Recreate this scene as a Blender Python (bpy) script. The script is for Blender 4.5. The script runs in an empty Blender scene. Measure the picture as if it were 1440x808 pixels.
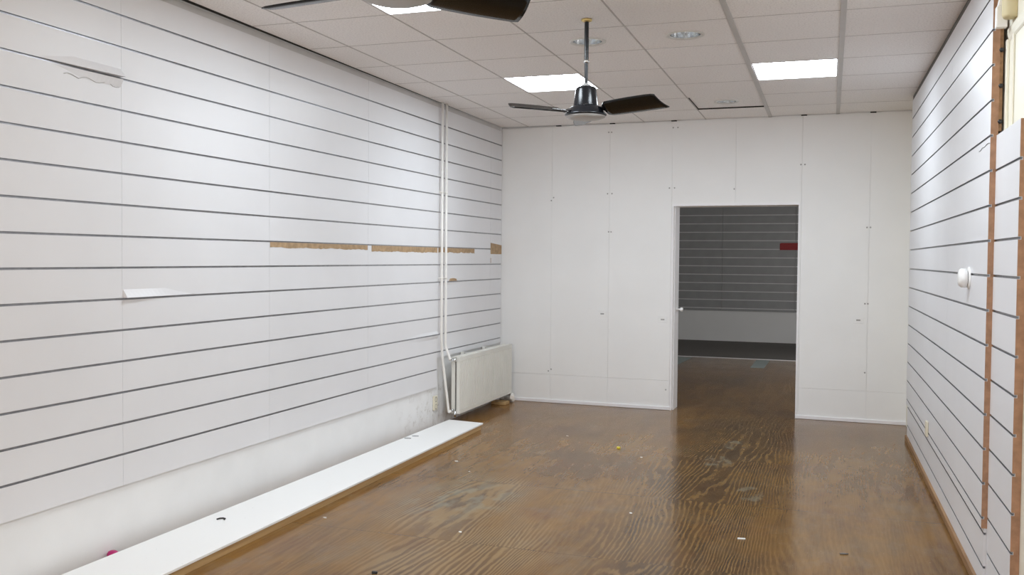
import bpy, math, random
from mathutils import Vector, Matrix
PI = math.pi
random.seed(7)
S = bpy.context.scene
COL = S.collection

# ------------------------------------------------------------ camera, world, lights, exposure
CAM = Vector((3.3048, 0.0, 1.4782))
F_PX, YAW, PITCH, ROLL = 1311.19, .3359, -.0313, .0081
cd = bpy.data.cameras.new('camera'); cam = bpy.data.objects.new('camera', cd); COL.objects.link(cam)
cd.sensor_width = 36; cd.sensor_fit = 'HORIZONTAL'; cd.lens = F_PX / 1440 * 36
cd.clip_start = .02; cd.clip_end = 200
fw = Vector((-math.sin(YAW) * math.cos(PITCH), math.cos(YAW) * math.cos(PITCH), math.sin(PITCH)))
rt = Vector((math.cos(YAW), math.sin(YAW), 0)); up = rt.cross(fw)
r2 = math.cos(ROLL) * rt + math.sin(ROLL) * up
u2 = -math.sin(ROLL) * rt + math.cos(ROLL) * up
m = Matrix((r2, u2, -fw)).transposed().to_4x4(); m.translation = CAM
cam.matrix_world = m
S.camera = cam

W = bpy.data.worlds.new('world'); S.world = W; W.use_nodes = True
bg = W.node_tree.nodes['Background']
bg.inputs[0].default_value = (1.0, .95, .92, 1); bg.inputs[1].default_value = 1.0

LAMP = 23.0                # radiance of the fluorescent diffusers
LAMP_COL = (.835, .925, 1.0)
S.view_settings.view_transform = 'Standard'; S.view_settings.look = 'None'
S.view_settings.gamma = 1; S.view_settings.exposure = 0.08
S.view_settings.use_curve_mapping = False
S.cycles.max_bounces = 12; S.cycles.diffuse_bounces = 8
S.cycles.use_denoising = True; S.cycles.denoising_prefilter = 'NONE'
S.cycles.caustics_refractive = False; S.cycles.caustics_reflective = False

def area_light(name, loc, rot, sx, sy, power, col):
    ld = bpy.data.lights.new(name, 'AREA'); ld.shape = 'RECTANGLE'; ld.size = sx; ld.size_y = sy; ld.energy = power; ld.color = col
    o = bpy.data.objects.new(name, ld); COL.objects.link(o); o.location = loc; o.rotation_euler = rot; return o
# daylight that enters through the shop window behind the camera
area_light('shop_window_daylight', (2.05, -1.97, 1.4), (PI / 2, 0, 0), 3.1, 1.65, 88, (1.0, .95, .93))
# added fill light for the far room, set at an invented side window
area_light('far_room_fill_light', (5.58, 12.1, 1.5), (0, PI / 2, 0), 1.0, 2.0, 72, (.95, .98, 1.0))

# ------------------------------------------------------------ mesh helper
class MB:
    def __init__(s): s.v = []; s.f = []; s.sm = []
    def add(s, vs, fs, smooth=False):
        o = len(s.v); s.v += [tuple(p) for p in vs]
        for f in fs: s.f.append([i + o for i in f]); s.sm.append(smooth)
        return s
    def box(s, x0, x1, y0, y1, z0, z1):
        vs = [(x, y, z) for x in (x0, x1) for y in (y0, y1) for z in (z0, z1)]
        return s.add(vs, [(0, 1, 3, 2), (4, 6, 7, 5), (0, 4, 5, 1), (2, 3, 7, 6), (0, 2, 6, 4), (1, 5, 7, 3)])
    def prism(s, pts, d):
        """closed polygon (3d points) extruded by vector d"""
        n = len(pts); d = Vector(d)
        a = [Vector(p) for p in pts]; b = [p + d for p in a]
        return s.add(a + b, [list(range(n))[::-1], list(range(n, 2 * n))] + [(i, (i + 1) % n, n + (i + 1) % n, n + i) for i in range(n)])
    def lathe(s, prof, c=(0, 0, 0), n=40, axis='z', smooth=True):
        """profile [(r,h)]; closed at ends when r==0"""
        vs = []
        for r, h in prof:
            for i in range(n):
                a = 2 * PI * i / n
                x, y = r * math.cos(a), r * math.sin(a)
                p = (x, y, h) if axis == 'z' else ((h, x, y) if axis == 'x' else (x, h, y))
                vs.append((p[0] + c[0], p[1] + c[1], p[2] + c[2]))
        fs = [(j * n + i, j * n + (i + 1) % n, (j + 1) * n + (i + 1) % n, (j + 1) * n + i) for j in range(len(prof) - 1) for i in range(n)]
        return s.add(vs, fs, smooth)
    def tube(s, pts, r, n=12):
        pts = [Vector(p) for p in pts]; rings = []
        T = [((pts[min(i + 1, len(pts) - 1)] - pts[max(i - 1, 0)]).normalized()) for i in range(len(pts))]
        ref = Vector((1, 0, 0)) if abs(T[0].x) < .9 else Vector((0, 1, 0))
        A = (ref - T[0] * ref.dot(T[0])).normalized()
        vs = []
        for p, t in zip(pts, T):
            A = (A - t * A.dot(t)).normalized(); B = t.cross(A)
            vs += [p + r * (math.cos(2 * PI * i / n) * A + math.sin(2 * PI * i / n) * B) for i in range(n)]
        k = len(pts)
        fs = [(j * n + i, j * n + (i + 1) % n, (j + 1) * n + (i + 1) % n, (j + 1) * n + i) for j in range(k - 1) for i in range(n)]
        s.add(vs, fs, True)
        o = len(s.v) - len(vs)
        s.f.append([o + i for i in range(n)][::-1]); s.sm.append(False)
        s.f.append([o + (k - 1) * n + i for i in range(n)]); s.sm.append(False)
        return s
    def build(s, name, mat, parent=None, bevel=0):
        me = bpy.data.meshes.new(name); me.from_pydata(s.v, [], s.f); me.update()
        for p, sm in zip(me.polygons, s.sm): p.use_smooth = sm
        import bmesh
        b = bmesh.new(); b.from_mesh(me); bmesh.ops.recalc_face_normals(b, faces=b.faces); b.to_mesh(me); b.free()
        me.materials.append(mat)
        o = bpy.data.objects.new(name, me); COL.objects.link(o)
        if parent: o.parent = parent
        if bevel:
            md = o.modifiers.new('bevel', 'BEVEL'); md.width = bevel; md.segments = 2; md.limit_method = 'ANGLE'
        return o

def bend(pts, r=.03, n=6):
    """round the corners of a polyline"""
    pts = [Vector(p) for p in pts]; out = [pts[0]]
    for a, b, c in zip(pts, pts[1:], pts[2:]):
        d1 = (a - b); d2 = (c - b); k = min(r, d1.length * .45, d2.length * .45)
        p, q = b + d1.normalized() * k, b + d2.normalized() * k
        for i in range(n + 1):
            t = i / n; out.append((1 - t) ** 2 * p + 2 * t * (1 - t) * b + t * t * q)
    return out + [pts[-1]]

def tag(o, label, cat, group=None):
    o['label'] = label; o['category'] = cat
    if group: o['group'] = group
    return o
def struct(o): o['kind'] = 'structure'; return o
def empty(name, loc, rz=0):
    o = bpy.data.objects.new(name, None); COL.objects.link(o); o.empty_display_size = .1
    o.location = loc; o.rotation_euler = (0, 0, rz); return o
def copy_tree(o, parent=None):
    c = o.copy(); COL.objects.link(c)
    if parent: c.parent = parent
    for ch in list(o.children): copy_tree(ch, c)
    return c

# ------------------------------------------------------------ materials
class N:
    """tiny node helper"""
    def __init__(s, name):
        s.m = bpy.data.materials.new(name); s.m.use_nodes = True; s.t = s.m.node_tree
        s.b = s.t.nodes['Principled BSDF']
    def n(s, kind, **kw):
        o = s.t.nodes.new(kind)
        for k, v in kw.items():
            if k.startswith('i_'):
                key = k[2:]; o.inputs[int(key) if key.isdigit() else key.replace('_', ' ')].default_value = v
            else: setattr(o, k, v)
        return o
    def l(s, a, b): s.t.links.new(a, b)
    def co(s, sc=(1, 1, 1), loc=(0, 0, 0)):
        c = s.n('ShaderNodeTexCoord'); mp = s.n('ShaderNodeMapping'); s.l(c.outputs['Object'], mp.inputs[0])
        mp.inputs['Scale'].default_value = sc; mp.inputs['Location'].default_value = loc; return mp.outputs[0]
    def noise(s, vec, scale, detail=3, rough=.5, dist=0):
        o = s.n('ShaderNodeTexNoise'); s.l(vec, o.inputs['Vector'])
        o.inputs['Scale'].default_value = scale; o.inputs['Detail'].default_value = detail
        o.inputs['Roughness'].default_value = rough; o.inputs['Distortion'].default_value = dist
        return o.outputs['Fac']
    def ramp(s, fac, stops, interp='LINEAR'):
        o = s.n('ShaderNodeValToRGB'); s.l(fac, o.inputs[0]); o.color_ramp.interpolation = interp
        e = o.color_ramp.elements
        while len(e) < len(stops): e.new(.5)
        for k, (p, c) in zip(e, stops):
            k.position = p; k.color = (c, c, c, 1) if isinstance(c, (int, float)) else (*c, 1)
        return o.outputs[0]
    def math(s, op, a, b=None, c=None, clamp=False):
        o = s.n('ShaderNodeMath', operation=op, use_clamp=clamp)
        for i, v in enumerate((a, b, c)):
            if v is None: continue
            if isinstance(v, (int, float)): o.inputs[i].default_value = v
            else: s.l(v, o.inputs[i])
        return o.outputs[0]
    def mix(s, fac, a, b, mode='MIX'):
        o = s.n('ShaderNodeMix', data_type='RGBA', blend_type=mode)
        for i, v in ((0, fac), (6, a), (7, b)):
            if isinstance(v, (int, float)): o.inputs[i].default_value = v if i == 0 else (v, v, v, 1)
            elif isinstance(v, tuple): o.inputs[i].default_value = (*v, 1)
            else: s.l(v, o.inputs[i])
        return o.outputs[2]
    def bump(s, h, strength=.2, dist=.002):
        o = s.n('ShaderNodeBump'); s.l(h, o.inputs['Height']); o.inputs['Strength'].default_value = strength
        o.inputs['Distance'].default_value = dist; s.l(o.outputs[0], s.b.inputs['Normal'])
    def base(s, c):
        if isinstance(c, tuple): s.b.inputs['Base Color'].default_value = (*c, 1)
        else: s.l(c, s.b.inputs['Base Color'])
    def rough(s, r):
        if isinstance(r, (int, float)): s.b.inputs['Roughness'].default_value = r
        else: s.l(r, s.b.inputs['Roughness'])

def simple(name, col, rough=.5, metal=0, var=.06, scale=6, spec=.5, bump=0):
    k = N(name); f = k.noise(k.co(), scale, 4)
    lo = tuple(c * (1 - var) for c in col); hi = tuple(min(1, c * (1 + var)) for c in col)
    k.base(k.ramp(f, [(.3, lo), (.7, hi)])); k.rough(rough)
    k.b.inputs['Metallic'].default_value = metal; k.b.inputs['Specular IOR Level'].default_value = spec
    if bump: k.bump(k.noise(k.co(), 220, 2), bump, .001)
    return k.m

M = {}
M['melamine'] = simple('white_melamine', (.765, .765, .785), .40, var=.02, scale=2)
M['alu'] = simple('aluminium_insert', (.40, .40, .42), .42, metal=.75, var=.12, scale=30)
M['torn'] = simple('torn_fibreboard', (.42, .29, .17), .9, var=.2, scale=25, bump=.4)
M['rawedge'] = simple('raw_brown_edge', (.37, .21, .125), .85, var=.18, scale=30)
M['paint'] = simple('white_wall_paint', (.84, .84, .835), .5, var=.02, scale=2)
M['gloss'] = simple('white_gloss_paint', (.84, .83, .85), .3, var=.02)
M['seam'] = simple('crack_grey', (.45, .44, .43), .8, var=.1)
M['cream'] = simple('cream_paint', (.80, .77, .66), .45, var=.03, scale=4)
M['beige'] = simple('beige_yellow_paint', (.62, .54, .33), .5, var=.08, scale=8)
M['radiator'] = simple('radiator_enamel', (.74, .73, .68), .35, var=.03)
M['raddark'] = simple('radiator_inner', (.10, .095, .09), .8)
M['pipe'] = simple('pipe_paint', (.82, .80, .76), .35, var=.03)
M['brass'] = simple('brass', (.75, .58, .25), .35, metal=.8)
M['fanblack'] = simple('fan_black_enamel', (.012, .014, .018), .22, var=.2)
M['blade'] = simple('fan_blade_lacquer', (.006, .006, .006), .2, var=.2, spec=.3)
M['fancap'] = simple('fan_grey_cap', (.46, .46, .46), .4, var=.04)
M['chrome'] = simple('chrome', (.72, .74, .75), .16, metal=1, var=.05)
M['ringpaint'] = simple('downlight_ring_paint', (.68, .67, .64), .4)
M['black'] = simple('black_plastic', (.012, .012, .012), .4)
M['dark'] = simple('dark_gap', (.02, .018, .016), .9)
M['tee'] = simple('ceiling_tee_enamel', (.56, .545, .53), .5, var=.04)
M['teefine'] = simple('ceiling_joint_grey', (.52, .49, .475), .7, var=.1, scale=12)
M['plastic'] = simple('white_plastic', (.86, .86, .85), .3, var=.02)
M['ivory'] = simple('ivory_plastic', (.74, .69, .55), .35, var=.04)
M['slotgrey'] = simple('slot_grey', (.18, .18, .18), .5)
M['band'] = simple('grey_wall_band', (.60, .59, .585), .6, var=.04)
M['gapshade'] = simple('painted_gap_shadow', (.13, .12, .11), .8)
M['screw'] = simple('screw_grey', (.36, .35, .34), .5)
M['magenta'] = simple('magenta_plastic', (.42, .01, .13), .3)
M['yellow'] = simple('yellow_chip', (.80, .68, .04), .5)
M['flake'] = simple('paint_flake', (.80, .79, .76), .7)
M['red'] = simple('dark_red_card', (.34, .018, .022), .5, var=.15, scale=40)
M['greyslat'] = simple('grey_laminate', (.34, .345, .35), .4, var=.05)
M['carpet'] = simple('grey_floor_covering', (.135, .125, .115), .9, var=.2, scale=60)
M['patch'] = simple('blue_grey_vinyl', (.26, .30, .29), .5, var=.08)
M['glass'] = None

def ceiling_mat():
    k = N('mineral_fibre_tile'); c = k.co()
    f = k.noise(c, 90, 4, .7); g = k.noise(c, 1.3, 2)
    sp = k.ramp(f, [(.36, (.76, .735, .725)), (.52, (.93, .905, .89))])
    k.base(k.mix(k.ramp(g, [(.35, 0.0), (.7, .35)]), sp, (.84, .82, .805))); k.rough(.9); k.bump(f, .25, .002)
    k.b.inputs['Specular IOR Level'].default_value = .2
    return k.m
M['tile'] = ceiling_mat()

def plaster_mat():
    k = N('stained_plaster'); c = k.co()
    f = k.noise(c, 3, 5); base = k.ramp(f, [(.3, (.76, .76, .76)), (.7, (.82, .82, .82))])
    # grime and mould at the foot of the wall near the radiator
    sx = k.n('ShaderNodeSeparateXYZ'); k.l(k.co(), sx.inputs[0])
    my = k.ramp(k.math('MULTIPLY_ADD', sx.outputs[1], .4, -2.65), [(0.0, 0), (.28, 1)])
    near = k.math('MULTIPLY', my, k.ramp(k.math('MULTIPLY', sx.outputs[2], 1.2), [(.10, 1.0), (.72, .05)]))
    sp = k.ramp(k.noise(c, 14, 8, .75), [(.55, 0), (.68, 1)])
    sp2 = k.ramp(k.noise(k.co((1, 1, .5)), 5, 6, .7), [(.48, 0), (.80, .6)])
    stain = k.math('MULTIPLY', near, k.math('ADD', sp, sp2, clamp=True), clamp=True)
    col = k.mix(k.math('MULTIPLY', stain, .75), base, (.27, .21, .15))
    col = k.mix(k.math('MULTIPLY', k.ramp(k.noise(c, 60, 3, .6), [(.70, 0), (.76, 1)]), .22), col, (.3, .28, .26))
    k.base(col); k.rough(.65); k.bump(k.noise(c, 40, 5), .15, .002)
    return k.m
M['plaster'] = plaster_mat()

def board_mat():
    k = N('scuffed_white_board'); c = k.co()
    sp = k.ramp(k.noise(c, 38, 4, .65), [(.69, 0), (.73, 1)])
    k.base(k.mix(k.math('MULTIPLY', sp, .55), (.88, .88, .87), (.25, .22, .2))); k.rough(.42)
    return k.m
M['board'] = board_mat()

def wood_mat(name, a, b, sc=(18, .8, 18)):
    k = N(name); f = k.noise(k.co(sc), 2.2, 5, .6, .4)
    k.base(k.ramp(f, [(.3, a), (.7, b)])); k.rough(.65); k.bump(f, .15, .002)
    return k.m
M['batten'] = wood_mat('raw_pine_batten', (.38, .23, .095), (.52, .35, .165))
M['skirt'] = wood_mat('brown_skirting', (.20, .105, .045), (.36, .21, .10))

def floor_mat():
    k = N('varnished_plywood'); c = k.co()
    sx = k.n('ShaderNodeSeparateXYZ'); k.l(c, sx.inputs[0]); X, Y = sx.outputs[0], sx.outputs[1]
    # sheets: rows 1.27 m deep, 2.5 m wide, alternately shifted
    row = k.math('FLOOR', k.math('DIVIDE', k.math('ADD', Y, -4.46 + 12.7), 1.27))
    xs = k.math('ADD', k.math('ADD', X, 5.75), k.math('MULTIPLY', k.math('MODULO', row, 2), 1.25))
    colu = k.math('FLOOR', k.math('DIVIDE', xs, 2.5))
    fy = k.math('FRACT', k.math('DIVIDE', k.math('ADD', Y, -4.46 + 12.7), 1.27))
    fx = k.math('FRACT', k.math('DIVIDE', xs, 2.5))
    cb = k.n('ShaderNodeCombineXYZ'); k.l(row, cb.inputs[0]); k.l(colu, cb.inputs[1])
    wn = k.n('ShaderNodeTexWhiteNoise'); wn.noise_dimensions = '3D'; k.l(cb.outputs[0], wn.inputs['Vector'])
    rnd = wn.outputs['Value']
    # each sheet shifts the grain field
    off = k.n('ShaderNodeVectorMath', operation='MULTIPLY_ADD'); k.l(wn.outputs['Color'], off.inputs[0])
    off.inputs[1].default_value = (7, 7, 7); k.l(k.co((1.0, .12, 1)), off.inputs[2])
    field = k.noise(off.outputs[0], 1.6, 1.0, .4, .1)
    wob = k.noise(k.co((1, .16, 1)), 7, 4, .6)
    ph = k.math('MULTIPLY_ADD', field, 190.0, k.math('MULTIPLY_ADD', X, 215.0, k.math('MULTIPLY', wob, 22.0)))
    lines = k.ramp(k.math('MULTIPLY_ADD', k.math('SINE', ph), .5, .5), [(.50, 0), (.95, 1)])
    ph2 = k.math('MULTIPLY_ADD', field, 250.0, k.math('MULTIPLY_ADD', X, 210.0, k.math('MULTIPLY', wob, 20.0)))
    lines2 = k.ramp(k.math('MULTIPLY_ADD', k.math('SINE', ph2), .5, .5), [(.25, 0), (.85, 1)])
    big = k.noise(k.co((1, .7, 1), (3, 1, 0)), 1.3, 3, .5)
    # bold worn lane, darkened to paint in the doorway's dark reflection
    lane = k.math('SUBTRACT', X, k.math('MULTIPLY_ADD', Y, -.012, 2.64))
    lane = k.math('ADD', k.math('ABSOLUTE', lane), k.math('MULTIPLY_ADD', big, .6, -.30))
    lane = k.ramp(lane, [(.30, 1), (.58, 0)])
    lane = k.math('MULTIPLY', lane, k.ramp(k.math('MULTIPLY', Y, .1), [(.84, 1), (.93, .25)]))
    def spot(x, y, rx, ry):
        dx = k.math('DIVIDE', k.math('SUBTRACT', X, x), rx); dy = k.math('DIVIDE', k.math('SUBTRACT', Y, y), ry)
        d2 = k.math('ADD', k.math('MULTIPLY', dx, dx), k.math('MULTIPLY', dy, dy)); return k.math('SUBTRACT', 1.0, d2, clamp=True)
    worn = k.math('MAXIMUM', spot(1.15, 5.25, .50, .95), k.math('MULTIPLY', spot(1.55, 4.3, .55, .9), .8))
    worn = k.ramp(k.math('MULTIPLY_ADD', k.noise(k.co((1, .6, 1)), 3.2, 3), .9, k.math('ADD', worn, -.55)), [(.10, 0), (.50, 1)])
    soft = k.ramp(k.noise(k.co((1, .5, 1), (2, 7, 0)), 1.6, 2, .5), [(.35, .0), (.65, 1)])
    hue = k.noise(k.co((1, .8, 1), (9, 2, 0)), 1.2, 4, .6)
    base = k.ramp(hue, [(.34, (.085, .052, .030)), (.45, (.150, .084, .034)), (.55, (.205, .116, .036)), (.66, (.165, .108, .056))])
    base = k.mix(k.math('MULTIPLY', rnd, .40), base, (.195, .108, .034))
    left = k.ramp(X, [(.2, 1), (1.0, 0)])
    base = k.mix(k.math('MULTIPLY', left, .55), base, (.27, .135, .036))
    rs = k.ramp(k.noise(k.co((1, 1, 1), (5, 5, 0)), 1.9, 4), [(.52, 0), (.70, .55)])
    base = k.mix(rs, base, (.135, .062, .036))
    # mid-size streaks and cloudy wear along the veneer
    md = k.noise(k.co((6.5, .8, 1), (1, 3, 0)), 1.6, 5, .68, .3)
    base = k.mix(k.math('MULTIPLY', k.ramp(md, [(.30, 1), (.54, 0)]), .55), base, (.062, .042, .028))
    base = k.mix(k.math('MULTIPLY', k.ramp(md, [(.48, 0), (.74, 1)]), .42), base, (.245, .155, .062))
    cl2 = k.noise(k.co((1.4, 1.0, 1), (8, 3, 0)), 2.6, 5, .7)
    base = k.mix(k.math('MULTIPLY', k.ramp(cl2, [(.50, 0), (.70, 1)]), .40), base, (.20, .175, .145))
    # fine streaks of the veneer everywhere
    st = k.noise(k.co((60, 3.0, 1)), 2.5, 4, .6)
    base = k.mix(k.math('MULTIPLY', k.ramp(st, [(.42, 0), (.72, 1)]), .26), base, (.30, .185, .085))
    brk = k.noise(k.co((1, .5, 1), (6, 6, 0)), 16, 4, .65)
    lines = k.math('MULTIPLY', lines, k.ramp(brk, [(.30, .25), (.56, 1)]))
    dark = k.mix(.66, base, (.046, .034, .026)); light = k.mix(.6, base, (.235, .165, .085))
    g2 = k.math('MULTIPLY_ADD', soft, .28, .07)
    col = k.mix(g2, base, k.mix(lines2, k.mix(.45, base, (.075, .05, .032)), light))
    wg = k.math('MULTIPLY', worn, .70)
    col = k.mix(wg, col, k.mix(lines2, k.mix(.5, base, (.10, .088, .075)), (.27, .20, .12)))
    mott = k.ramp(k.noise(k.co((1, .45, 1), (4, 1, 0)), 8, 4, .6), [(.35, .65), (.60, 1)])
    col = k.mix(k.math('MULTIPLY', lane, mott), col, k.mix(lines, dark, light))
    # blue-grey worn-through spots
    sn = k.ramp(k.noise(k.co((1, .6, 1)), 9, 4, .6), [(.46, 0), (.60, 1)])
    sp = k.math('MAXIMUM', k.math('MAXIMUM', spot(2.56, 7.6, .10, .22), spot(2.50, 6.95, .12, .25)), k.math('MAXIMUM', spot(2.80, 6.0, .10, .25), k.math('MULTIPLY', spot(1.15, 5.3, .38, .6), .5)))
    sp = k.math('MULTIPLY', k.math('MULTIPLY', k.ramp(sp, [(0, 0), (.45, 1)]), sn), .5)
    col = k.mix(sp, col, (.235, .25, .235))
    # joints between the sheets
    j = k.math('SUBTRACT', 1.0, k.math('LESS_THAN', k.math('ABSOLUTE', k.math('SUBTRACT', fy, .5)), .4978))
    col = k.mix(k.math('MULTIPLY', j, k.math('MULTIPLY_ADD', soft, .6, .15)), col, (.055, .038, .024))
    jx = k.math('SUBTRACT', 1.0, k.math('LESS_THAN', k.math('ABSOLUTE', k.math('SUBTRACT', fx, .5)), .4992))
    col = k.mix(k.math('MULTIPLY', jx, .25), col, (.06, .04, .03))
    # grit
    gr = k.ramp(k.noise(c, 110, 0, .5), [(.83, 0), (.85, .5)])
    col = k.mix(gr, col, (.42, .37, .30))
    col = k.mix(1.0, col, (1.04, .92, .72), 'MULTIPLY')
    k.base(col)
    k.rough(k.math('MULTIPLY_ADD', k.noise(k.co((1, .7, 1)), 3.5, 3, .55), .14, .095))
    k.b.inputs['IOR'].default_value = 1.24
    k.bump(k.math('MULTIPLY', lines, lane), .07, .002)
    return k.m
M['floor'] = floor_mat()

def emit_mat():
    k = N('lamp_diffuser'); k.base((.9, .9, .9))
    k.b.inputs['Emission Color'].default_value = (*LAMP_COL, 1)
    k.b.inputs['Emission Strength'].default_value = LAMP; k.m.cycles.emission_sampling = 'FRONT_BACK'; return k.m
M['lamp'] = emit_mat()
def glass_mat():
    k = N('window_glass'); k.base((1, 1, 1)); k.rough(0.0); k.b.inputs['Transmission Weight'].default_value = 1
    k.b.inputs['IOR'].default_value = 1.02; return k.m
M['glass'] = glass_mat()

# ------------------------------------------------------------ the room shell
H = 2.8313
ROT_B = -.019               # back wall: local x along the wall, y into the wall
ROT_R = .01724              # right wall: local origin at the near end of the slat panels
ORG_R = (3.924, 4.552, 0)
ZG, PG = 1.5696, .1529      # left grooves
ZR = 1.419                  # right grooves

struct(MB().box(-.6, 5.6, -2.0, 14.30, -.12, 0).build('floor', M['floor']))

# left wall plaster
struct(MB().box(-.22, -.0165, -2.0, 9.40, 0, 3.05).build('wall_left', M['plaster']))
# right wall, cream paint
o = struct(MB().box(.065, .26, -6.6, 4.86, 0, 3.05).build('wall_right', M['cream'])); o.location = ORG_R; o.rotation_euler.z = ROT_R

# back wall of sheet boards with fine joints and the doorway
DX0, DX1, DZ = 1.787, 2.951, 1.998
b = MB()
xs = [-.02, .537, 1.141, 1.765, 2.373, 2.976, 3.57, 4.0]
g = .0006
for i in range(7):
    x0, x1 = xs[i] + g, xs[i + 1] - g
    segs = []
    if i in (3, 4):
        segs = [(max(x0, DX0) if i == 3 else x0, min(x1, DX1), DZ, H - .012)]
        if i == 3: segs.append((x0, DX0, 0, H - .012))
    elif i == 5:
        segs = [(x0, x1, .29 + g, H - .012), (x0, x1, 0, .29 - g)]; segs.append((DX1, x0 - 2 * g, 0, DZ))
    else:
        segs = [(x0, x1, .29 + g, H - .012), (x0, x1, 0, .29 - g)]
    for a in segs: b.box(a[0], a[1], 0, .02, a[2], a[3])
b.box(2.951, 2.976 - g, 0, .02, DZ, H - .012)
for a in ((-.25, DX0, 0, 3.05), (DX1, 4.15, 0, 3.05), (DX0, DX1, DZ, 3.05)): b.box(a[0], a[1], .02, .25, a[2], a[3])
wb = struct(b.build('wall_back', M['paint'])); wb.location = (0, 9.1533, 0); wb.rotation_euler.z = ROT_B

def on_back(o): o.location = (0, 9.1533, 0); o.rotation_euler.z = ROT_B; return o
bb = MB().box(.10, 1.775, -.012, -.0005, 0.001, .034).box(2.953, 3.93, -.012, -.0005, 0.001, .034)
struct(on_back(bb.build('baseboard_back', M['gloss'], bevel=.003)))
# door lining: head strip, front edge strips and the left jamb board
d = MB().box(DX0 - .020, DX0, -.006, -.0005, 0, DZ + .02).box(DX0, DX1, -.006, -.0005, DZ, DZ + .02)
d.box(DX1, DX1 + .012, -.006, -.0005, 0, DZ + .02)
struct(on_back(d.build('trim_1', M['gloss'])))
d = MB().box(DX0 + .0005, DX0 + .012, .035, .25, 0, DZ - .001)
dj = struct(on_back(d.build('door_1', M['gloss'])))
kb = MB().lathe([(0, .062), (.016, .06), (.021, .05), (.017, .036), (.008, .028), (.008, .010), (.02, .008), (.02, 0)][::-1], (DX0 + .012, .16, .985), 20, 'x')
kb.build('door_knob', M['plastic'], dj)
# screw heads in pairs at the joints
for x, z in ((1.120, 2.13), (1.165, 2.13), (1.74, 2.175), (1.79, 2.175), (2.36, 2.155), (.53, 2.07), (.555, 2.10), (1.135, 1.75), (1.16, 1.75),
             (3.55, 1.785), (3.58, 1.785), (3.545, 1.09), (3.57, 1.09), (3.555, .46), (.515, .325), (.545, .345), (1.73, .20), (2.965, 2.37), (3.0, 2.37),
             (1.125, 2.74), (1.155, 2.74), (1.77, 2.76), (1.815, 2.76)):
    MB().lathe([(0, -.0022), (.0065, -.0012), (.0075, 0)], (x, 0, z), 10, 'y').build('screw_head', M['screw'], wb)
nt = MB()
for x in (.60, 1.16, 1.775, 2.985, 3.585): nt.box(x - .026, x + .026, -.001, .02, H - .0085, H - .0005)
struct(on_back(nt.build('trim_2', M['dark'])))

# front wall with the shop window, behind the camera
fwm = MB().box(-.22, .4, -2.2, -2.0, 0, 3.05).box(3.7, 4.5, -2.2, -2.0, 0, 3.05).box(.4, 3.7, -2.2, -2.0, 0, .5).box(.4, 3.7, -2.2, -2.0, 2.3, 3.05)
struct(fwm.build('wall_front', M['paint']))
w1 = MB()
for x0, x1, z0, z1 in ((.4, 3.7, .5, .56), (.4, 3.7, 2.24, 2.3), (.4, .46, .56, 2.24), (3.64, 3.7, .56, 2.24), (2.02, 2.08, .56, 2.24)): w1.box(x0, x1, -2.14, -2.06, z0, z1)
w1 = struct(w1.build('window_1', M['gloss']))
MB().box(.46, 2.02, -2.105, -2.098, .56, 2.24).box(2.08, 3.64, -2.105, -2.098, .56, 2.24).build('pane', M['glass'], w1)
struct(MB().box(-12, 16, -12, -2.25, -.2, -.02).build('ground', M['carpet']))

# ------------------------------------------------------------ suspended ceiling (grid frame)
GX, GY, RG, TW, TD = .3045, 5.9857, .0077, .6, .6321
def on_ceil(o): o.location = (GX, GY, H); o.rotation_euler.z = RG; return o
LIGHTS = [(1, 1), (4, 1), (1, -3), (4, -3), (4, -7)]
DOWN = {(2, -1): (.11, .075), (3, -1): (.11, .078), (3, 3): (.10, .07)}
tl = MB(); TH = .015
def hole_cell(mb, x0, x1, y0, y1, cx, cy, r, z=0.0, n=32):
    out = []; inn = []
    for i in range(n):
        a = 2 * PI * (i + .5) / n; c, s_ = math.cos(a), math.sin(a)
        tx = ((x1 - cx) / c if c > 0 else (x0 - cx) / c) if abs(c) > 1e-6 else 9
        ty = ((y1 - cy) / s_ if s_ > 0 else (y0 - cy) / s_) if abs(s_) > 1e-6 else 9
        t = min(tx, ty); out.append((cx + t * c, cy + t * s_, z)); inn.append((cx + r * c, cy + r * s_, z))
    corners = [(x1, y1, z), (x0, y1, z), (x0, y0, z), (x1, y0, z)]
    up_ = [(p[0], p[1], z + TH) for p in inn]
    mb.add(out + inn + up_, [(i, (i + 1) % n, n + (i + 1) % n, n + i) for i in range(n)] + [(n + i, n + (i + 1) % n, 2 * n + (i + 1) % n, 2 * n + i) for i in range(n)])
    for k_, (p, q) in enumerate(zip(*[[3, 11, 19, 27], [4, 12, 20, 28]])):
        mb.add([out[p], corners[k_], out[q]], [(0, 1, 2)])
DLC = {}
for c in range(-1, 7):
    for r in range(-13, 5):
        x0 = c * TW if c >= 0 else -.29; x1 = (c + 1) * TW; y0, y1 = r * TD, (r + 1) * TD
        if c == 6: continue
        if c == 5: x1 = 3.74
        if r == 4: y1 = 3.145
        if (c, r) in LIGHTS: continue
        if (c, r) == (3, 3): continue
        if (c, r) in DOWN:
            cx, cy = (x0 + x1) / 2 + (.005 if c == 3 else -.0), (y0 + y1) / 2
            DLC[(c, r)] = (cx, cy); hole_cell(tl, x0, x1, y0, y1, cx, cy, .098)
        else:
            tl.box(x0, x1, y0, y1, 0, TH)
ce = struct(on_ceil(tl.build('ceiling', M['tile'])))
# slab above
struct(MB().box(-.3, 4.4, -2.2, 9.4, 3.0, 3.1).build('ceiling.001', M['dark']))
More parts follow.
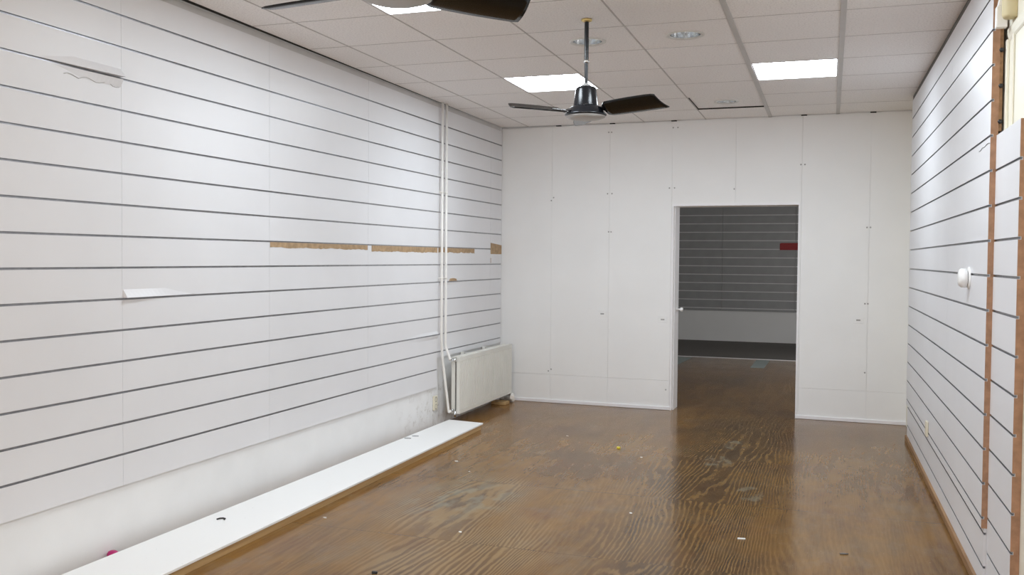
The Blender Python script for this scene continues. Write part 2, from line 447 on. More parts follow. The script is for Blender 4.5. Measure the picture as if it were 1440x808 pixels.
# grid lines: fine joints and two wider main bars
t3 = MB()
for c in range(0, 6):
    if c in (4, 5): continue
    t3.box(c * TW - .005, c * TW + .005, -8.2, 3.14, -.002, .004)
for r in range(-12, 5):
    cuts = [(-.29, 3.73)]
    if r in (3, 4): cuts = [(-.29, 3 * TW), (4 * TW, 3.73)]
    for a, e in cuts: t3.box(a, e, r * TD - .0035, r * TD + .0035, -.0012, .004)
struct(on_ceil(t3.build('trim_3', M['teefine'])))
t4 = MB()
for c in (4, 5): t4.box(c * TW - .016, c * TW + .016, -8.2, 3.14, -.006, .004)
struct(on_ceil(t4.build('trim_4', M['tee'])))
# wall angle along the back and a dark strip that paints the shadow gap on the left
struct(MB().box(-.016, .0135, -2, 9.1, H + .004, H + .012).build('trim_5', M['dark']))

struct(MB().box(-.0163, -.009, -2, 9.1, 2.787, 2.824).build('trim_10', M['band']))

# loose tile that hangs a little low around the far downlight
lt = MB(); cx, cy = 3.5 * TW - .01, 3.5 * TD; DLC[(3, 3)] = (cx, cy)
x0, x1, y0, y1, dz = 3 * TW + .010, 4 * TW - .018, 3 * TD + .006, 4 * TD - .006, .008
hole_cell(lt, x0, x1, y0, y1, cx, cy, .088, dz)
lo = on_ceil(lt.build('ceiling_tile', M['tile']))
gl = MB().box(3 * TW + .0045, 3 * TW + .0095, 3 * TD, 4 * TD, .0005, .012).box(3 * TW + .004, 4 * TW - .016, 4 * TD - .0058, 4 * TD - .0005, -.003, .012).box(3 * TW + .004, 4 * TW - .016, 3 * TD + .0005, 3 * TD + .0055, .004, .012)  # dark strips that paint the shade along the loose tile's edges
struct(on_ceil(gl.build('trim_11', M['dark'])))
tag(lo, 'off-white ceiling tile sitting askew with dark edges around the farthest downlight', 'ceiling tile')
gp = MB().box(3 * TW - .02, 4 * TW + .02, 3 * TD - .02, 4 * TD + .02, .130, .135)
struct(on_ceil(gp.build('trim_6', M['dark'])))

# recessed fluorescent fixtures
def light_fixture(c, r, label):
    e = empty('ceiling_light', (0, 0, 0))
    x0, x1, y0, y1 = c * TW + .004, (c + 1) * TW - .004, r * TD + .004, (r + 1) * TD - .004
    if c == 4: x0 += .012; x1 -= .012
    e.location = Matrix.Rotation(RG, 3, 'Z') @ Vector(((x0 + x1) / 2, (y0 + y1) / 2, 0)) + Vector((GX, GY, H)); e.rotation_euler.z = RG
    hx, hy = (x1 - x0) / 2, (y1 - y0) / 2
    f = MB(); w = .010
    for a in ((-hx, hx, -hy, -hy + w), (-hx, hx, hy - w, hy), (-hx, -hx + w, -hy + w, hy - w), (hx - w, hx, -hy + w, hy - w)): f.box(*a, -.003, .03)
    f.box(-hx, hx, -hy, hy, .03, .08)
    f.build('frame', M['gloss'], e)
    df = MB().box(-hx + w, hx - w, -hy + w, hy - w, .003, .012).build('diffuser', M['plastic'], e)
    df.data.materials.append(M['lamp'])                             # only the underside glows
    for p in df.data.polygons: p.material_index = 1 if p.normal.z < -.5 else 0
    return tag(e, label, 'ceiling light', 'square fluorescent ceiling lights')
for (c, r), lb in zip(LIGHTS, ('lit square ceiling light partly behind the rod of the far black fan', 'lit square ceiling light nearest the right wall, whole in view',
        'lit square ceiling light above the near black fan at the top edge', 'lit square ceiling light above the photographer on the right',
        'lit square ceiling light nearest the shop window, outside the photo')):
    light_fixture(c, r, lb)

def downlight(key, R_, label):
    cx, cy = DLC[key]; z = .008 if key == (3, 3) else 0
    e = empty('downlight', Matrix.Rotation(RG, 3, 'Z') @ Vector((cx, cy, z)) + Vector((GX, GY, H)))
    MB().lathe([(R_ * .80, .004), (R_ * .80, -.004), (R_ * .92, -.008), (R_, -.004), (R_, -.0005)], n=48).build('trim_ring', M['ringpaint'], e)
    MB().lathe([(R_ * .80, .002), (R_ * .78, .03), (R_ * .70, .07), (R_ * .45, .10), (0, .105)], n=48).build('reflector', M['chrome'], e)
    lm = MB()
    for s_ in (-.028, .028): lm.lathe([(0, .0), (.010, .001), (.012, .01), (.012, .075)], (s_ * .6, .0, .022), 14)
    lm.build('lamp_tube', M['plastic'], e)
    return tag(e, label, 'downlight', 'round chrome downlights in the ceiling')
downlight((2, -1), .115, 'unlit chrome downlight in the ceiling, crossed by the far fan rod')
downlight((3, -1), .115, 'unlit chrome downlight in the ceiling, right of the far fan rod')
downlight((3, 3), .105, 'small unlit chrome downlight farthest away, near the back wall')

# ------------------------------------------------------------ slat wall panels
def slat_panel(y0, y1, z0, z1, grooves, label, group, mat, frame=None, x_face=0.0, sign=-1, depth=.0135, name='slat_panel', gh=.0055, ins=M['alu']):
    """vertical board with horizontal grooves; body lies on the sign side of x_face"""
    b = MB(); y0 += .0008; y1 -= .0008
    def xb(a, c): return (x_face + sign * c, x_face + sign * a) if sign < 0 else (x_face + a, x_face + c)
    b.box(*xb(.010, depth), y0, y1, z0, z1)
    gs = sorted(k for k in grooves if z0 + .01 < k < z1 - .01)
    lo_ = z0
    for k in gs + [None]:
        hi = z1 if k is None else k - gh
        b.box(*xb(0, .010), y0, y1, lo_, hi)
        lo_ = None if k is None else k + gh
    o = b.build(name, mat)
    for k in gs:
        i = MB(); e = .0006
        i.box(*xb(.0085, .0098), y0 - .001, y1 + .001, k - gh + .0002, k + gh - .0002)
        i.box(*xb(.0006, .0098), y0 - .001, y1 + .001, k - gh + .0002, k - gh + .0014)
        i.box(*xb(.0006, .0098), y0 - .001, y1 + .001, k + gh - .0014, k + gh - .0002)
        i.build('groove_insert', ins, o)
    if frame: o.location = frame[0]; o.rotation_euler.z = frame[1]
    return tag(o, label, 'slat panel', group)
GL = [ZG + k * PG for k in range(-8, 8)]
GLG = 'white slat panels on the left wall'
pL = {}
pL['corner'] = slat_panel(8.797, 9.125, .60, 2.786, GL, 'narrow white slat panel at the far end of left wall, against the back wall', GLG, M['melamine'])
pL['pipes'] = slat_panel(7.49, 8.797, .60, 2.786, GL, 'white slat panel above the radiator, behind the two heating pipes', GLG, M['melamine'])
pL['third'] = slat_panel(6.21, 7.49, .345, 2.786, GL, 'white slat panel ending just left of the heating pipes, above the wall socket', GLG, M['melamine'])
pL['fourth'] = slat_panel(4.931, 6.21, .345, 2.786, GL, 'white slat panel with the longest torn brown strip, second left of the pipes', GLG, M['melamine'])
pL['fifth'] = slat_panel(3.678, 4.931, .345, 2.786, GL, 'white slat panel with a bent white lip at its left edge below mid height', GLG, M['melamine'])
pL['sixth'] = slat_panel(2.42, 3.678, .345, 2.786, GL, 'white slat panel cut by the left photo edge, peeled lip near its top right', GLG, M['melamine'])
pL['seventh'] = slat_panel(1.16, 2.42, .345, 2.786, GL, 'white slat panel on left wall beside the photographer, outside the photo', GLG, M['melamine'])

def torn(parent, y0, y1, z_top, z_bot, rag=.006, n=40, top=None):
    """brown patch where the white skin has come off, ragged below"""
    pts = [(.0004, y0, z_top), (.0004, y1, z_top if top is None else top)]
    for i in range(n + 1):
        t = 1 - i / n
        pts.append((.0004, y0 + (y1 - y0) * t, z_bot + rag * (math.sin(t * 23) * .35 + random.uniform(-.5, .5))))
    MB().prism(pts, (.0012, 0, 0)).build('torn_strip', M['torn'], parent)['label'] = 'brown torn strip where the white skin is missing'
torn(pL['fourth'], 4.936, 6.198, 1.5665, 1.534)
torn(pL['third'], 6.262, 7.478, 1.5665, 1.522)
torn(pL['pipes'], 7.50, 8.357, 1.5665, 1.525, .008)
torn(pL['corner'], 8.802, 9.122, 1.632, 1.520, .002, 6, 1.612)
def lip(parent, y0, y1, zg, h, out, name='peeled_lip', down=False, tip=1):
    """white skin bent outwards at the groove: a thin wedge, thickest at one end (tip=1 right end)"""
    n = 16; vs = []; fs = []
    for i in range(n + 1):
        t = i / n; k = (t if tip else 1 - t) ** 1.3; y = y0 + (y1 - y0) * t
        s_ = -1 if down else 1
        hh = .008 + (h - .008) * min(1, k * 3)
        vs += [(.0003, y, zg + s_ * (hh + .001)), (.0003 + out * k, y, zg + s_ * .0058), (.0003, y, zg + s_ * .0058)]
    for i in range(n):
        a = i * 3; c = a + 3
        fs += [(a, a + 1, c + 1, c), (a + 1, a + 2, c + 2, c + 1), (a + 2, a, c, c + 2)]
    fs += [(0, 2, 1), (n * 3, n * 3 + 1, n * 3 + 2)]
    MB().add(vs, fs).build(name, M['melamine'], parent)
lip(pL['sixth'], 3.15, 3.672, ZG + 5 * PG, .045, .036, tip=1)
lip(pL['sixth'], 3.25, 3.672, ZG + 5 * PG, .042, .020, down=True, tip=1)
lip(pL['fifth'], 3.684, 4.22, ZG - 2 * PG, .045, .026, tip=0)
lip(pL['third'], 6.80, 7.484, ZG - 5 * PG, .030, .014, tip=1)
lip(pL['third'], 6.80, 7.484, ZG - 5 * PG, .035, .014, down=True, tip=1)
lip(pL['pipes'], 7.50, 8.1, ZG - 2 * PG, .028, .010, down=True, tip=0)
# ragged crack line of the peeled lip at the top left
crk = [(.0015, 3.32 + .345 * t, 2.296 - .004 * t + .006 * math.sin(t * 19) + random.uniform(-.003, .003)) for t in [i / 16 for i in range(17)]]
MB().tube(crk, .0016, 6).build('crack', M['seam'], pL['sixth'])
# small brown chunk of fibreboard on the ledge right of the pipes
ck = MB().prism([(.0004, 7.745, 1.2695), (.0004, 7.90, 1.2695), (.0004, 7.885, 1.287), (.0004, 7.83, 1.294), (.0004, 7.765, 1.291)], (.012, 0, 0)).build('torn_chunk', M['torn'], pL['pipes'])
# dark splits at the corner joint
MB().box(.0004, .0016, 8.803, 8.812, 1.43, 1.48).build('split', M['rawedge'], pL['corner'])

# right wall: main slat panels standing proud, set-back strip beside them, low panel under them
FR = (ORG_R, ROT_R)
GR = [ZR + k * PG for k in range(-9, 9)]
GRG = 'white slat panels on the right wall'
ra = slat_panel(2.55, 3.771, .302, 2.79, GR, 'white slat panel at the far end of right wall, next to the back wall', GRG, M['melamine'], FR, 0, 1, .03)
rb_ = slat_panel(1.32, 2.55, .302, 2.79, GR, 'middle white slat panel of the right wall, above the cream socket', GRG, M['melamine'], FR, 0, 1, .03)
rc = slat_panel(0, 1.32, .302, 2.79, GR, 'white slat panel on right wall with the round white alarm and brown near edge', GRG, M['melamine'], FR, 0, 1, .03)
rd = slat_panel(-.52, -.001, 0.002, 2.03, GR, 'narrow set-back white slat panel between two brown edges at the right', GRG, M['melamine'], FR, .024, 1, .032)
re_ = slat_panel(0.006, 3.80, .002, .300, [.276, .126], 'long low white slat panel along the floor under the right wall panels', GRG, M['melamine'], FR, .012, 1, .040)
for o_, y, zz, x0, x1 in ((rc, -.0012, [.302] + [k for k in GR if .31 < k < 2.78] + [2.79], 0.0003, .0298), (rd, -.5212, [.002] + [k for k in GR if .01 < k < 2.02] + [2.03], .0243, .0558)):
    e = MB()
    for a, c in zip(zz, zz[1:]):
        e.box(x0, x1, y - .0012, y + .0008, a + (.0065 if a != zz[0] else 0), c - (.0065 if c != zz[-1] else 0))
    # brown core behind the groove too
    for a in zz[1:-1]: e.box(x0 + .0115, x1, y - .0012, y + .0008, a - .0065, a + .0065)
    e = e.build('raw_edge', M['rawedge'], o_); e['label'] = 'raw brown fibreboard edge'
# clips along the exposed upper edge
for k in (2.245, 2.09, 2.40):
    MB().lathe([(0, -.010), (.009, -.009), (.010, 0)], (.036, .002, k), 14, 'y').build('edge_clip', M['black'], rc)
scb = [(-.0012, .297, 1.994), (-.0012, .25, 1.992), (-.0012, .197, 2.001), (-.0012, .15, 1.996), (-.0012, .082, 2.003), (-.0012, .03, 2.002), (-.0012, .005, 1.998)]
MB().tube(bend(scb, .03, 3), .0014, 6).build('pen_mark', M['slotgrey'], rc)
MB().box(.004, .012, .02, 3.75, .3003, .3017).build('joint_strip', M['ivory'], re_)
# batten that carries the proud panels
ob = MB().box(.0305, .044, .004, .03, 2.05, 2.79).build('trim_7', M['skirt']); struct(ob); ob.location = ORG_R; ob.rotation_euler.z = ROT_R
gt = struct(MB().box(.004, .03, .01, 3.77, 2.7905, 2.8295).build('trim_12', M['gapshade'])); gt.location = ORG_R; gt.rotation_euler.z = ROT_R  # dark strip painted in for the shadow line between panels and ceiling
# skirting strip on the floor under the right wall
sk = MB().box(-.004, .0115, -.05, 3.79, .001, .042).build('baseboard_right', M['skirt'], bevel=.002); struct(sk); sk.location = ORG_R; sk.rotation_euler.z = ROT_R

def on_right(o): o.location = ORG_R; o.rotation_euler.z = ROT_R; return o
# cream mouldings and boxed-in pipe at the top right
mo = MB()
mo.prism([(.0645, -.02, 2.43), (.058, -.02, 2.44), (.053, -.02, 2.458), (.053, -.02, 2.480), (.0645, -.02, 2.494)], (0, -3.5, 0))
mo.box(.052, .0645, -.02, .05, 2.035, 2.44).box(.056, .0645, -.14, -.11, 2.035, 2.44).box(.056, .0645, -3.5, -.52, 0, 2.44)
struct(on_right(mo.build('trim_8', M['cream'], bevel=.003)))
bp_ = MB().lathe([(0, 2.502), (.030, 2.502), (.036, 2.515), (.036, H - .002), (0, H - .002)], (.047, -.14, 0), 28)
tag(on_right(bp_.build('boxed_pipe', M['beige'])), 'beige yellow vertical pipe stub under the ceiling at top right corner', 'pipe')
br = MB().box(-.004, .040, -.105, -.065, 2.475, 2.565).prism([(.002, -.105, 2.5655), (.002, -.065, 2.5655), (.012, -.065, 2.62), (.012, -.105, 2.62)], (.026, 0, 0))
tag(on_right(br.build('wall_bracket', M['plastic'], bevel=.004)), 'small white bracket block beside the beige pipe at top right', 'bracket')

# round alarm on the right wall
al = empty('smoke_alarm', Matrix.Rotation(ROT_R, 3, 'Z') @ Vector((0, .51, 1.40)) + Vector(ORG_R), ROT_R)
MB().lathe([(0, -.008), (.050, -.008), (.054, -.004), (.054, -.0005)], n=40, axis='x').build('base_plate', M['plastic'], al)
MB().lathe([(0, -.010), (.036, -.010), (.036, -.0082)], n=40, axis='x').build('vent_gap', M['slotgrey'], al)
MB().lathe([(0, -.052), (.026, -.051), (.040, -.046), (.047, -.036), (.047, -.013), (.036, -.0102), (0, -.0102)], n=40, axis='x').build('body', M['plastic'], al)
tag(al, 'small round white alarm mounted on the right slat wall at eye height', 'alarm')
# wall sockets
def socket(name, loc, rz, wx, h, label, sgn, mat):
    e = empty(name, loc, rz)
    MB().box(0.0006 * sgn if sgn > 0 else -.016, .016 if sgn > 0 else -.0006, -wx / 2, wx / 2, -h / 2, h / 2).build('cover_plate', mat, e, bevel=.004)
    for z in (-h / 4, h / 4):
        r = MB().lathe([(0, .0105), (.016, .0105), (.019, .0165), (.021, .0175), (.023, .0165)], n=24, axis='x')
        r.v = [(sgn * p[0], p[1], p[2] + z) for p in r.v]
        r.build('socket_well', M['slotgrey'] if sgn > 0 else mat, e)
    return tag(e, label, 'socket')
socket('wall_socket', (-.0165, 7.47, .205), 0, .075, .125, 'ivory double wall socket low on stained plaster left of the radiator', 1, M['ivory'])
socket('wall_socket', Matrix.Rotation(ROT_R, 3, 'Z') @ Vector((0, 2.15, .375)) + Vector(ORG_R), ROT_R, .07, .10, 'cream wall socket low on the right slat wall', -1, M['ivory'])
# small white plates with a dark slot on the back wall
for x, z, lb in ((1.08, .928, 'tiny white slotted plate on the back wall, left of the two beside doorway'), (1.691, .889, 'tiny white slotted plate on back wall just left of the doorway'),
                 (3.491, .938, 'tiny white slotted plate on back wall right of the doorway')):
    e = on_back(empty('wall_plate', (0, 0, 0)))
    e.location = Matrix.Rotation(ROT_B, 3, 'Z') @ Vector((x, 0, z)) + Vector((0, 9.1533, 0))
    MB().box(-.045, .045, -.004, -.0003, -.030, .030).build('plate', M['paint'], e, bevel=.002)
    MB().box(-.018, .018, -.0055, -.0041, -.006, .007).build('slot', M['screw'], e)
    tag(e, lb, 'wall plate', 'slotted plates on the back wall')

# ------------------------------------------------------------ radiator and pipes
rad = empty('radiator', (.0, 7.62, .095))
L_, Hh = 1.405, .50
def ribbed(x_face, x_back):
    n = 42; pts = []; w = L_ / n
    for i in range(n):
        for dy, dx in ((.0, 0), (.30, 0), (.42, -.010), (.58, -.010), (.70, 0)): pts.append((x_face + dx, .002 + (i + dy) * w * .997, .034))
    pts += [(x_face, L_ - .002, .034), (x_back + .001, L_ - .002, .034), (x_back + .001, .002, .034)]
    mb = MB().prism(pts, (0, 0, Hh - .068))
    return mb.box(x_back, x_face + .001, 0, L_, 0, .0335).box(x_back, x_face + .001, 0, L_, Hh - .0335, Hh)
ribbed(.159, .128).build('front_panel', M['radiator'], rad)
ribbed(.115, .080).build('rear_panel', M['radiator'], rad)
MB().box(.117, .127, .012, L_ - .012, .03, Hh - .02).build('core', M['raddark'], rad)
gm = MB().box(.082, .158, .02, L_, Hh + .0005, Hh + .004)
for i in range(46): gm.box(.090, .150, .04 + i * .029, .04 + i * .029 + .012, Hh + .004, Hh + .0065)
gm.build('top_grille', M['radiator'], rad)
for y in (.42, .98):
    MB().box(.03, .10, y - .008, y + .008, Hh + .0045, Hh + .007).box(-.0, .03, y - .012, y + .012, Hh - .10, Hh + .009).build('wall_bracket', M['radiator'], rad)
vb = MB().tube([(.10, -.035, Hh - .02), (.10, .005, Hh - .02)], .011, 14).tube([(.10, -.02, Hh - .02), (.135, -.02, Hh - .02)], .014, 14)
vb.build('valve', M['chrome'], rad)
MB().tube([(.10, -.03, .03), (.10, .005, .03)], .012, 14).tube([(.118, .0, .02), (.118, .0, -.03)], .009, 12).build('lower_valve', M['chrome'], rad)
tag(rad, 'cream ribbed panel radiator mounted low in the far left corner', 'radiator')
p1 = bend([(.030, 7.51, H - .004), (.030, 7.51, .76), (.034, 7.525, .60), (.085, 7.555, .115), (.10, 7.572, .125)], .05)
o1 = MB().tube(p1, .0115, 14).build('heating_pipe', M['pipe']); tag(o1, 'left white heating pipe running from ceiling to radiator foot', 'pipe', 'white heating pipes on the left wall')
p2 = bend([(.030, 7.60, H - .004), (.030, 7.60, .70), (.090, 7.566, .585), (.095, 7.562, .577)], .03)
o2 = MB().tube(p2, .0115, 14).build('heating_pipe', M['pipe']); tag(o2, 'right white heating pipe running from ceiling to radiator top valve', 'pipe', 'white heating pipes on the left wall')
for o_, y in ((o1, 7.51), (o2, 7.60)):
    for z in (2.05, 1.30):
        MB().lathe([(.0117, -.008), (.0145, -.007), (.0145, .007), (.0117, .008)], (.030, y, z), 16).box(.0006, .020, y - .006, y + .006, z - .006, z + .006).build('pipe_clip', M['pipe'], o_)
# short white pipe ends and wood offcut under the radiator by the back wall
e = empty('pipe_stub', (.06, 9.00, 0))
MB().tube([(.0, .12, .085), (.10, .04, .075), (.13, -.05, .06)], .022, 14).build('elbow', M['pipe'], e)
MB().tube([(.0, .12, .03), (.12, .02, .028)], .020, 14).build('lower_elbow', M['pipe'], e)
tag(e, 'short cream pipe ends under the radiator beside the back wall', 'pipe')
oc = MB().box(.02, .17, 8.80, 8.93, .001, .030).build('wood_offcut', M['batten'], bevel=.002); oc.rotation_euler.z = 0
tag(oc, 'small pale wood offcut on floor under the radiator corner', 'offcut')

# ------------------------------------------------------------ long board on the floor
bd = empty('floor_board', (0, 0, 0))
top = [(.055, 2.6, .040), (.490, 2.6, .040), (.432, 7.50, .040), (.092, 7.55, .040)]
MB().prism(top, (0, 0, .013)).build('white_top', M['board'], bd, bevel=.0015)
MB().prism([(.440, 2.62, .001), (.483, 2.62, .001), (.427, 7.46, .001), (.385, 7.46, .001)], (0, 0, .0385)).build('front_batten', M['batten'], bd)['label'] = 'bare brown wooden batten'
MB().prism([(.070, 2.62, .001), (.110, 2.62, .001), (.140, 7.50, .001), (.105, 7.50, .001)], (0, 0, .0385)).build('rear_batten', M['batten'], bd)
tag(bd, 'long white board on wooden battens lying on floor along left wall', 'board')
cl = MB().tube([(.162, 4.195, .0572), (.166, 4.215, .0572), (.180, 4.226, .0572), (.195, 4.222, .0572), (.200, 4.206, .0572)], .0042, 8).build('cable_clip', M['black'])
tag(cl, 'small black curved cable clip lying on the white floor board', 'clip')
mg = MB().lathe([(0, .058), (.012, .0565), (.021, .052), (.026, .044), (.027, .034), (.022, .014), (.012, .008), (0, .0065)], (.018, 3.585, -.006), 28).build('magenta_ball', M['magenta'])
tag(mg, 'magenta plastic ball stuck between the white floor board and left wall', 'ball')
for (x, y, dx, dy), lb in (((.105, 6.62, .05, .012), 'nearer dark splinter at the rear edge of white floor board'), ((.125, 6.72, .045, .02), 'farther dark splinter at the rear edge of white floor board')):
    o_ = MB().prism([(x, y, .0533), (x + dx, y + dy, .0533), (x + dx, y + dy + .008, .0533), (x + dx * .4, y + dy * .3 + .014, .0533), (x, y + .006, .0533)], (0, 0, .004)).build('splinter', M['slotgrey'])
    tag(o_, lb, 'splinter')

# ------------------------------------------------------------ ceiling fans
def make_fan(x, y, ang, label, tw=(18, 18, 18), lift=(0, 0, 0)):
    e = empty('ceiling_fan', (x, y, H))
    d = lambda z: z - H
    MB().lathe([(0, -.0005), (.030, -.0005), (.030, -.010), (.018, -.016), (0, -.016)], n=32).build('ceiling_cup', M['brass'], e)
    MB().lathe([(.0125, -.012), (.0125, d(2.60))], n=20).build('rod', M['fanblack'], e)
    MB().lathe([(.0125, d(2.603)), (.0165, d(2.600)), (.0165, d(2.588)), (.0105, d(2.585))], n=20).build('rod_collar', M['chrome'], e)
    MB().lathe([(.0105, d(2.588)), (.0095, d(2.50)), (.0105, d(2.455))], n=20).build('lower_rod', M['fanblack'], e)
    MB().lathe([(.010, d(2.472)), (.024, d(2.463)), (.030, d(2.449)), (0, d(2.449))], n=28).build('collar', M['fancap'], e)
    MB().lathe([(0, d(2.452)), (.046, d(2.451)), (.056, d(2.445)), (.059, d(2.434)), (.071, d(2.345)), (.071, d(2.338)), (0, d(2.338))], n=48).build('motor_housing', M['fanblack'], e)
    MB().lathe([(.066, d(2.342)), (.078, d(2.340)), (.090, d(2.332)), (.098, d(2.318)), (.116, d(2.300)), (.119, d(2.292)), (.112, d(2.286)), (0, d(2.286))], n=48).build('skirt', M['fanblack'], e)
    MB().lathe([(.112, d(2.289)), (.110, d(2.279)), (.082, d(2.269)), (.040, d(2.264)), (0, d(2.263))], n=48).build('bottom_cap', M['fancap'], e)
    for k in range(3):
        P = math.radians(tw[k])
        a = ang + k * 2 * PI / 3
        u = Vector((math.cos(a), math.sin(a), math.tan(math.radians(lift[k])))).normalized(); t = Vector((-math.sin(a), math.cos(a), 0))
        wv = t * math.cos(P) - Vector((0, 0, 1)) * math.sin(P); nn = u.cross(wv)
        c0 = Vector((0, 0, d(2.314)))
        # outline in (radial, width): clockwise edge first (w<0), then the far edge
        prof = [(.125, -.045, .050), (.150, -.070, .068), (.20, -.073, .074), (.30, -.076, .078), (.40, -.076, .077), (.435, -.074, .073), (.455, -.069, .066), (.492, -.040, .058), (.505, -.0, .045), (.512, .025, .038)]
        n = 8; vs = []
        for (r, w0, w1) in prof[:7]:
            for i in range(n + 1):
                w = w0 + (w1 - w0) * i / n
                rr = r + (0.034 * (i / n) if r > .42 else 0)
                cam_ = -.012 * (1 - ((w) / .078) ** 2)
                vs.append(c0 + u * rr + wv * w + nn * cam_)
        m_ = 7
        fs = [(j * (n + 1) + i, j * (n + 1) + i + 1, (j + 1) * (n + 1) + i + 1, (j + 1) * (n + 1) + i) for j in range(m_ - 1) for i in range(n)]
        bl = MB().add(vs, fs, True).build('blade', M['blade'], e)
        sd = bl.modifiers.new('thick', 'SOLIDIFY'); sd.thickness = .005; sd.offset = 0
        bk = MB()
        pts = []
        for r, h in ((.085, .018), (.12, .020), (.20, .022), (.215, .012)): pts.append((r, h))
        vs = [c0 + u * r + wv * (s_ * h) + nn * (.006 - .012 * (r > .11) + q) for q in (.002, .0055) for r, h in pts for s_ in (-1, 1)]
        k4 = len(pts) * 2
        fs = []
        for o in (0, k4):
            fs += [(o + 2 * i, o + 2 * i + 1, o + 2 * i + 3, o + 2 * i + 2) for i in range(len(pts) - 1)]
        for i in range(len(pts) - 1): fs += [(2 * i, 2 * i + 2, k4 + 2 * i + 2, k4 + 2 * i), (2 * i + 1, 2 * i + 3, k4 + 2 * i + 3, k4 + 2 * i + 1)]
        fs += [(0, 1, k4 + 1, k4), (k4 - 2, k4 - 1, 2 * k4 - 1, 2 * k4 - 2)]
        bk.add(vs, fs).build('blade_iron', M['fanblack'], e)
    return tag(e, label, 'ceiling fan', 'black three-blade ceiling fans')
make_fan(1.94, 5.154, math.radians(104.8), 'black three-blade ceiling fan hanging whole in view before the back wall', (18, 17, 23), (1.5, 0, 2.5))
make_fan(2.0, 2.63, math.radians(292), 'near black ceiling fan cut off by the top edge of the photo')

# ------------------------------------------------------------ room beyond the doorway
struct(MB().box(-2.5, 5.6, 14.34, 17.4, -.12, 0.0).build('floor.001', M['carpet']))
struct(MB().box(-2.5, 5.6, 14.30, 14.34, -.10, .006).build('trim_9', M['gloss']))
struct(MB().box(-2.7, 5.8, 17.335, 17.5, 0, 3.05).build('wall_far', M['paint']))
struct(MB().box(-2.7, -2.5, 9.42, 17.35, 0, 3.05).build('wall_far_left', M['paint']))
struct(MB().box(-2.7, -.22, 9.42, 9.6, 0, 3.05).box(4.1, 5.8, 9.42, 9.6, 0, 3.05).build('wall_far_front', M['paint']))
wf = MB().box(5.6, 5.8, 9.5, 11.0, 0, 3.05).box(5.6, 5.8, 13.2, 17.4, 0, 3.05).box(5.6, 5.8, 11.0, 13.2, 0, .9).box(5.6, 5.8, 11.0, 13.2, 2.1, 3.05)
struct(wf.build('wall_far_right', M['paint']))
w2 = MB().box(5.66, 5.72, 11.0, 13.2, .9, .96).box(5.66, 5.72, 11.0, 13.2, 2.04, 2.1).box(5.66, 5.72, 11.0, 11.06, .96, 2.04).box(5.66, 5.72, 13.14, 13.2, .96, 2.04)
w2 = struct(w2.build('added_window_2', M['gloss']))  # invented unseen window, added to account for the far room's fill light
MB().box(5.685, 5.692, 11.06, 13.14, .96, 2.04).build('pane', M['glass'], w2)
struct(MB().box(-2.7, 5.8, 9.42, 17.5, H, 3.0).build('ceiling.002', M['paint']))
struct(MB().box(-2.5, -.6, 9.42, 14.30, -.12, 0).build('floor.002', M['floor']))
GF = [2.29 - k * .1535 for k in range(-2, 12)]
GFG = 'grey slat panels in the room beyond the doorway'
M['farins'] = simple('pale_groove_insert', (.72, .72, .72), .5, metal=0, var=.05, scale=5)
def far_panel(x0, x1, label):
    # local +x faces the camera (world -y): rotate by -90 degrees, local +y becomes world +x
    o = slat_panel(0, x1 - x0, .555, 2.70, GF, label, GFG, M['greyslat'], None, 0, -1, .02, gh=.008, ins=M['farins'])
    o.location = (x0, 17.314, 0); o.rotation_euler.z = -PI / 2; return o
far_panel(-2.4, 0.04, 'grey slat panel hidden left of the doorway in the far room')
far_panel(.044, 1.314, 'left grey slat panel seen through the doorway on the far wall')
far_panel(1.316, 2.59, 'right grey slat panel seen through the doorway, wearing the dark red sign')
far_panel(2.594, 5.0, 'grey slat panel at the right rim of the doorway view, mostly hidden')

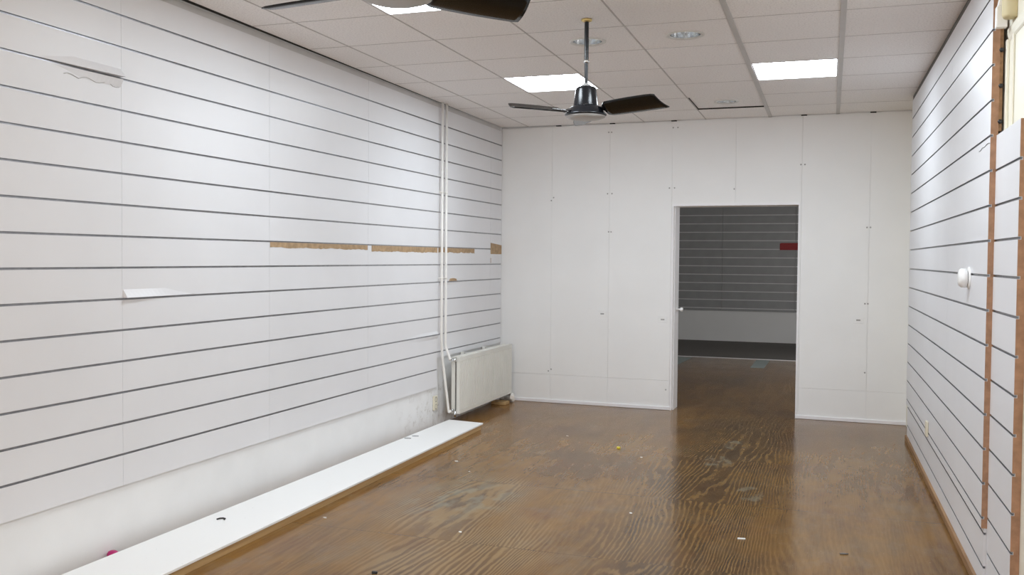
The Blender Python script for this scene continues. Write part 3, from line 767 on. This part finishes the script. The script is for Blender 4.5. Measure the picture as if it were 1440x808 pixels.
sg = MB().prism([(2.322, 17.311, 1.664), (2.66, 17.311, 1.664), (2.66, 17.311, 1.782), (2.322, 17.311, 1.782)], (0, -.006, 0)).box(2.34, 2.65, 17.3045, 17.311, 1.776, 1.790)
tag(sg.build('sign', M['red']), 'small dark red sign on far grey slat wall, seen at right side of doorway', 'sign')
for pts, lb in ((((.95, 13.15), (1.205, 13.13), (1.255, 14.24), (1.0, 14.24)), 'left pale blue-grey patch on the floor before the threshold strip of far room'),
                (((2.19, 13.16), (2.375, 13.16), (2.385, 14.24), (2.19, 14.24)), 'right pale blue-grey patch on the floor before the threshold strip of far room')):
    tag(MB().prism([(x, y, .0006) for x, y in pts], (0, 0, .0012)).build('floor_patch', M['patch']), lb, 'floor patch', 'blue-grey patches on the far floor')

# ------------------------------------------------------------ litter on the floor
def chip(name, x, y, sx, sy, h, mat, label, cat, rz=0, group=None):
    n = 7; pts = []
    for i in range(n):
        a = 2 * PI * i / n; k = random.uniform(.75, 1.1); p = Vector((sx * k * math.cos(a), sy * k * math.sin(a), 0)); p.rotate(Matrix.Rotation(rz, 3, 'Z'))
        pts.append((x + p.x, y + p.y, .0004))
    return tag(MB().prism(pts, (random.uniform(-.002, .002), random.uniform(-.002, .002), h)).build(name, mat), label, cat, group)
chip('plastic_chip', 1.712, 7.125, .018, .022, .010, M['yellow'], 'bright yellow chip lying on the brown floor before the back wall', 'chip')
tag(MB().prism([(2.828, 5.024, .0004), (2.868, 5.030, .0004), (2.868, 5.042, .0004), (2.828, 5.036, .0004)], (0, 0, .005)).build('paper_sliver', M['flake']), 'white paper sliver on the bold grained floor below the doorway', 'paper')
chip('wood_splinter', 3.361, 4.955, .022, .006, .006, M['slotgrey'], 'dark splinter on brown floor near the right wall', 'splinter', .3)
chip('wood_splinter', 1.283, 3.867, .016, .008, .010, M['black'], 'black crumb on the floor at bottom edge of the photo', 'crumb')
FL = 'white paint flakes on the brown floor'
for x, y, s_, lb in ((.588, 4.599, .011, 'largest white paint flake, close to the long white board'), (.715, 6.227, .012, 'white paint flake beside the far half of the white board'),
                     (.923, 5.957, .008, 'white paint flake next to the worn grey floor spot'), (1.408, 4.617, .009, 'white paint flake on dark floor left of bottom centre'),
                     (2.193, 5.316, .008, 'white paint flake on the orange floor left of the doorway lane'), (1.202, 7.456, .010, 'white paint flake on floor before the left part of back wall'),
                     (1.946, 6.853, .009, 'white paint flake to the right of the yellow chip')):
    chip('paint_flake', x, y, s_, s_ * .8, .004, M['flake'], lb, 'paint flake', 0, FL)
